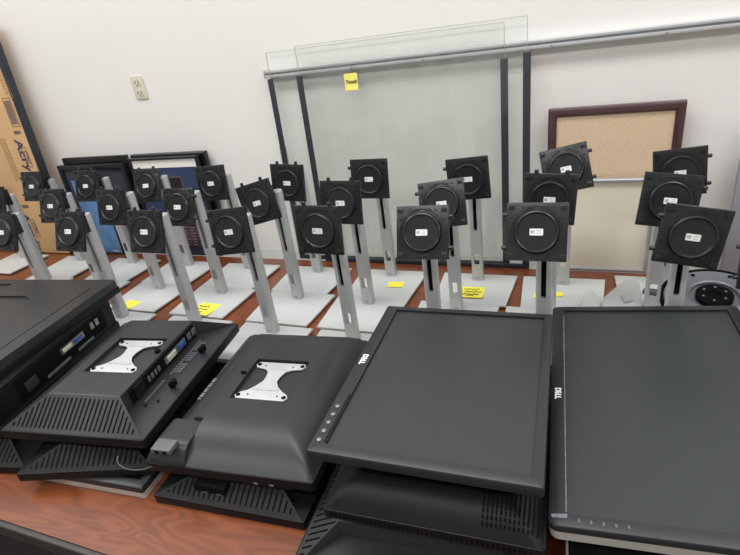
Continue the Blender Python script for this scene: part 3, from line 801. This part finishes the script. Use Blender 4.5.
# top of stack A: flat back
t = thing('monitor', 'top monitor of the left stack, flat black back with long groove', 'monitor', (-1.425, .698, .1545), R(6), 'monitors stacked on the table')
w, l = .26, .215
bm = bm_new(); prism(bm, rrect(2*w, 2*l, .006), 0, .0145, None, .002); obj('bezel', bm, 'black2', t)
bm = bm_new(); prism(bm, rrect(2*w-.006, 2*l-.006, .006), .0147, .0365, None, .006)
bm = cut(bm, [ (lambda c: (box(c, .212, .2155, -.205, .165, .033, .05), c)[1])(bm_new()), (lambda c: (prism(c, [(-.15, .03), (-.15, .115), (.035, .115), (.068, .098), (-.03, .03)], .031, .05), c)[1])(bm_new()),
                (lambda c: (box(c, -.2, -.09, .145, .185, .032, .05), c)[1])(bm_new())])
obj('back_cover', bm, 'shiny', t)
bm = bm_new(); box(bm, .2122, .2153, -.2045, .1645, .0332, .0338); obj('groove', bm, 'slot', t, label='long dark groove')

# stack B
face_up('thin monitor lying face up with silver side, under the vented monitors', (-.894, .650, .0004), 4, .30, .40, .028, .015, logo=False, side=.0126, hump=False, scr='slot')
vent_monitor('middle vented monitor of the second stack, turned askew with dark slots', (-.913, .626, .0288), 17, .285, .36, .056, rim=.018, ports=False, recess=False, detail=False, matn='black2')
vent_monitor('top monitor of the second stack, vented slope and bright bracket on its back', (-.926, .680, .0858), 8, .338, .405, .0655, rim=.020, x_l=-.085, x_r=.088, yf=.066, yb=.06, brk=True, detail=True, matn='shiny')
pts = []
for k in range(25):
    u = k/24; a = math.pi*(1.0+u); pts.append((-.752+.034*math.cos(a)+.012*u, .482+.022*math.sin(a)+.012*u, .0655+.010*(1-u)**2))
bm = bm_new(); tube(bm, pts, .0009, 6)
tag(obj('cable', bm, 'greycap'), 'thin grey cable loop hanging between the two vented monitors', 'cable')

# stack C
vent_monitor('lower vented monitor with black connector bay under the curved monitor', (-.564, .650, .0004), 3.5, .306, .36, .054, rim=.018, ports=False, recess=False, box_port=True, matn='black2')
tc, hzC = height_monitor('curved black back monitor with bright zinc bracket in the middle of the front', (-.575, .703, .0545), 5.5, .333, .41, .019, .041, (.085, .085, .10, .05), recess=(.002, .004), left_band=.062, brk=True, block=True)
bm = bm_new(); x, y = -.122, -.191
box(bm, x-.02, x+.02, y-.014, y+.014, 0, .010, .0015, T(0, 0, .046)); pc = obj('port_cover', bm, 'greycap', tc, label='grey port cover')
bm = bm_new()
for dx in (-.012, .004): box(bm, x+dx, x+dx+.009, y-.0152, y-.0142, .048, .053)
obj('port_opening', bm, 'slot', pc)
bm = bm_new()
for k in range(9): box(bm, -.146, -.136, -.05+k*.008, -.0455+k*.008+.002*(k % 2), .0, .0006, 0, T(0, 0, hzC(-.141, -.05+k*.008)+.0006))
obj('rating_label', bm, 'steel', tc, label='small worn white label')
bm = bm_new(); prism(bm, [(.02, -.0005), (.125, -.0005), (.115, -.008), (.04, -.008)], -.003, .003, T(0, -.2055+.004, .0, rx=R(90)) @ T(0, 0, -.003)); fr = obj('front_lip', bm, 'black2', tc)
fr.location = (0, 0, .0)
bm = bm_new()
for x in (.055, .085): box(bm, x, x+.008, -.2088, -.2078, .004, .008)
obj('usb_port', bm, 'steel', tc)
bm = bm_new(); box(bm, -.073, -.061, .015, .019, 0, .006, .001, T(0, 0, hzC(-.067, .017)-.001)); obj('clip', bm, 'slot', tc)

# stack D
vent_monitor('lowest monitor under the square screen, vented slope facing left', (-.214, .575, .0004), -86, .335, .37, .049, rim=.016, ports=False, recess=False, nslots=26, matn='black')
face_up('face up monitor with silver buttons under the curved one, below the square screen', (-.192, .69, .0495), 3, .32, .40, .049, .017, buttons='dome', logo=False)
td, hzD = height_monitor('smooth curved back monitor directly below the square screen', (-.185, .650, .1012), 2.5, .311, .40, .016, .034, (.06, .06, .05, .05), grille=True, matn='black2')
bm = bm_new()
for k in range(42): box(bm, -.143+k*.0068, -.1395+k*.0068, -.2008, -.1999, .003, .011)
obj('front_vents', bm, 'slot', td)
face_up('square screen lying face up with lettering and buttons along its left bezel', (-.197, .683, .1519), 2.0, .329, .416, .05, .018, bl=.024, br=.015, bn=.019, bf=.014, logo=.016, buttons='dome')

# stack E
vent_monitor('lowest monitor of the right stack, hidden deep under the large screen', (.172, .645, .0004), 3, .33, .40, .047, ports=False, recess=False, matn='black2')
vent_monitor('silver rimmed monitor directly under the large right screen', (.166, .688, .0475), 3, .345, .50, .044, ports=False, recess=False, rim_mat='side', matn='black2')
te = face_up('large wide screen lying face up at right, scratched left bezel and silver side', (.138, .773, .1035), 2.8, .341, .558, .039, .013, bl=.023, br=.019, bn=.022, bf=.017, scr='screen2', corner=.012, logo=-.016, buttons='touch', side=.014)
bm = bm_new(); box(bm, -.1487, -.1471, -.256, .236, .0382, .0393); obj('worn_edge', bm, 'smudge', te, label='pale scuffed inner bezel edge')
bm = bm_new(); prism(bm, [(-.1665, -.262), (-.1465, -.259), (-.147, -.266), (-.1555, -.2665), (-.1655, -.267)], .0391, .0393); obj('scuff', bm, 'smudge', te)

te.rotation_euler = (0, R(-3.4), R(2.8))

# ------------------------------------------------------------------ camera
f_px = 521.6
p, r, y = R(26.24), R(-8.372), R(-24.32)
cy, sy = math.cos(y), math.sin(y)
fw = Vector((sy*math.cos(p), cy*math.cos(p), -math.sin(p))); rt = Vector((cy, -sy, 0)); up = rt.cross(fw)
rt2 = rt*math.cos(r)+up*math.sin(r); up2 = up*math.cos(r)-rt*math.sin(r)
cam = bpy.data.cameras.new('camera'); co = bpy.data.objects.new('camera', cam); C.objects.link(co)
cam.sensor_fit = 'HORIZONTAL'; cam.sensor_width = 36; cam.lens = f_px/740*36; cam.clip_start = .02
co.matrix_world = Matrix(((rt2.x, up2.x, -fw.x, 0), (rt2.y, up2.y, -fw.y, 0), (rt2.z, up2.z, -fw.z, .745), (0, 0, 0, 1)))
S.camera = co

# ------------------------------------------------------------------ light
wd = bpy.data.worlds.new('room_light'); S.world = wd; wd.use_nodes = True
bg = wd.node_tree.nodes['Background']; bg.inputs['Color'].default_value = (.97, .985, 1, 1); bg.inputs['Strength'].default_value = 1.0
def lamp(x, y, e, sx=1.2, sy=.6, z=1.9):
    la = bpy.data.lights.new('ceiling_lamp', 'AREA'); la.shape = 'RECTANGLE'; la.size = sx; la.size_y = sy; la.energy = e; la.color = (1, .985, .96)
    o = bpy.data.objects.new('ceiling_lamp', la); C.objects.link(o); o.location = (x, y, z)
for x in (-2.2, -.6, 1.0):
    lamp(x, -.7, 14, 1.3, .4); lamp(x, .75, 9, 1.2, .4)

vs = S.view_settings; vs.view_transform = 'Standard'; vs.look = 'None'; vs.exposure = .36; vs.gamma = 1; vs.use_curve_mapping = False
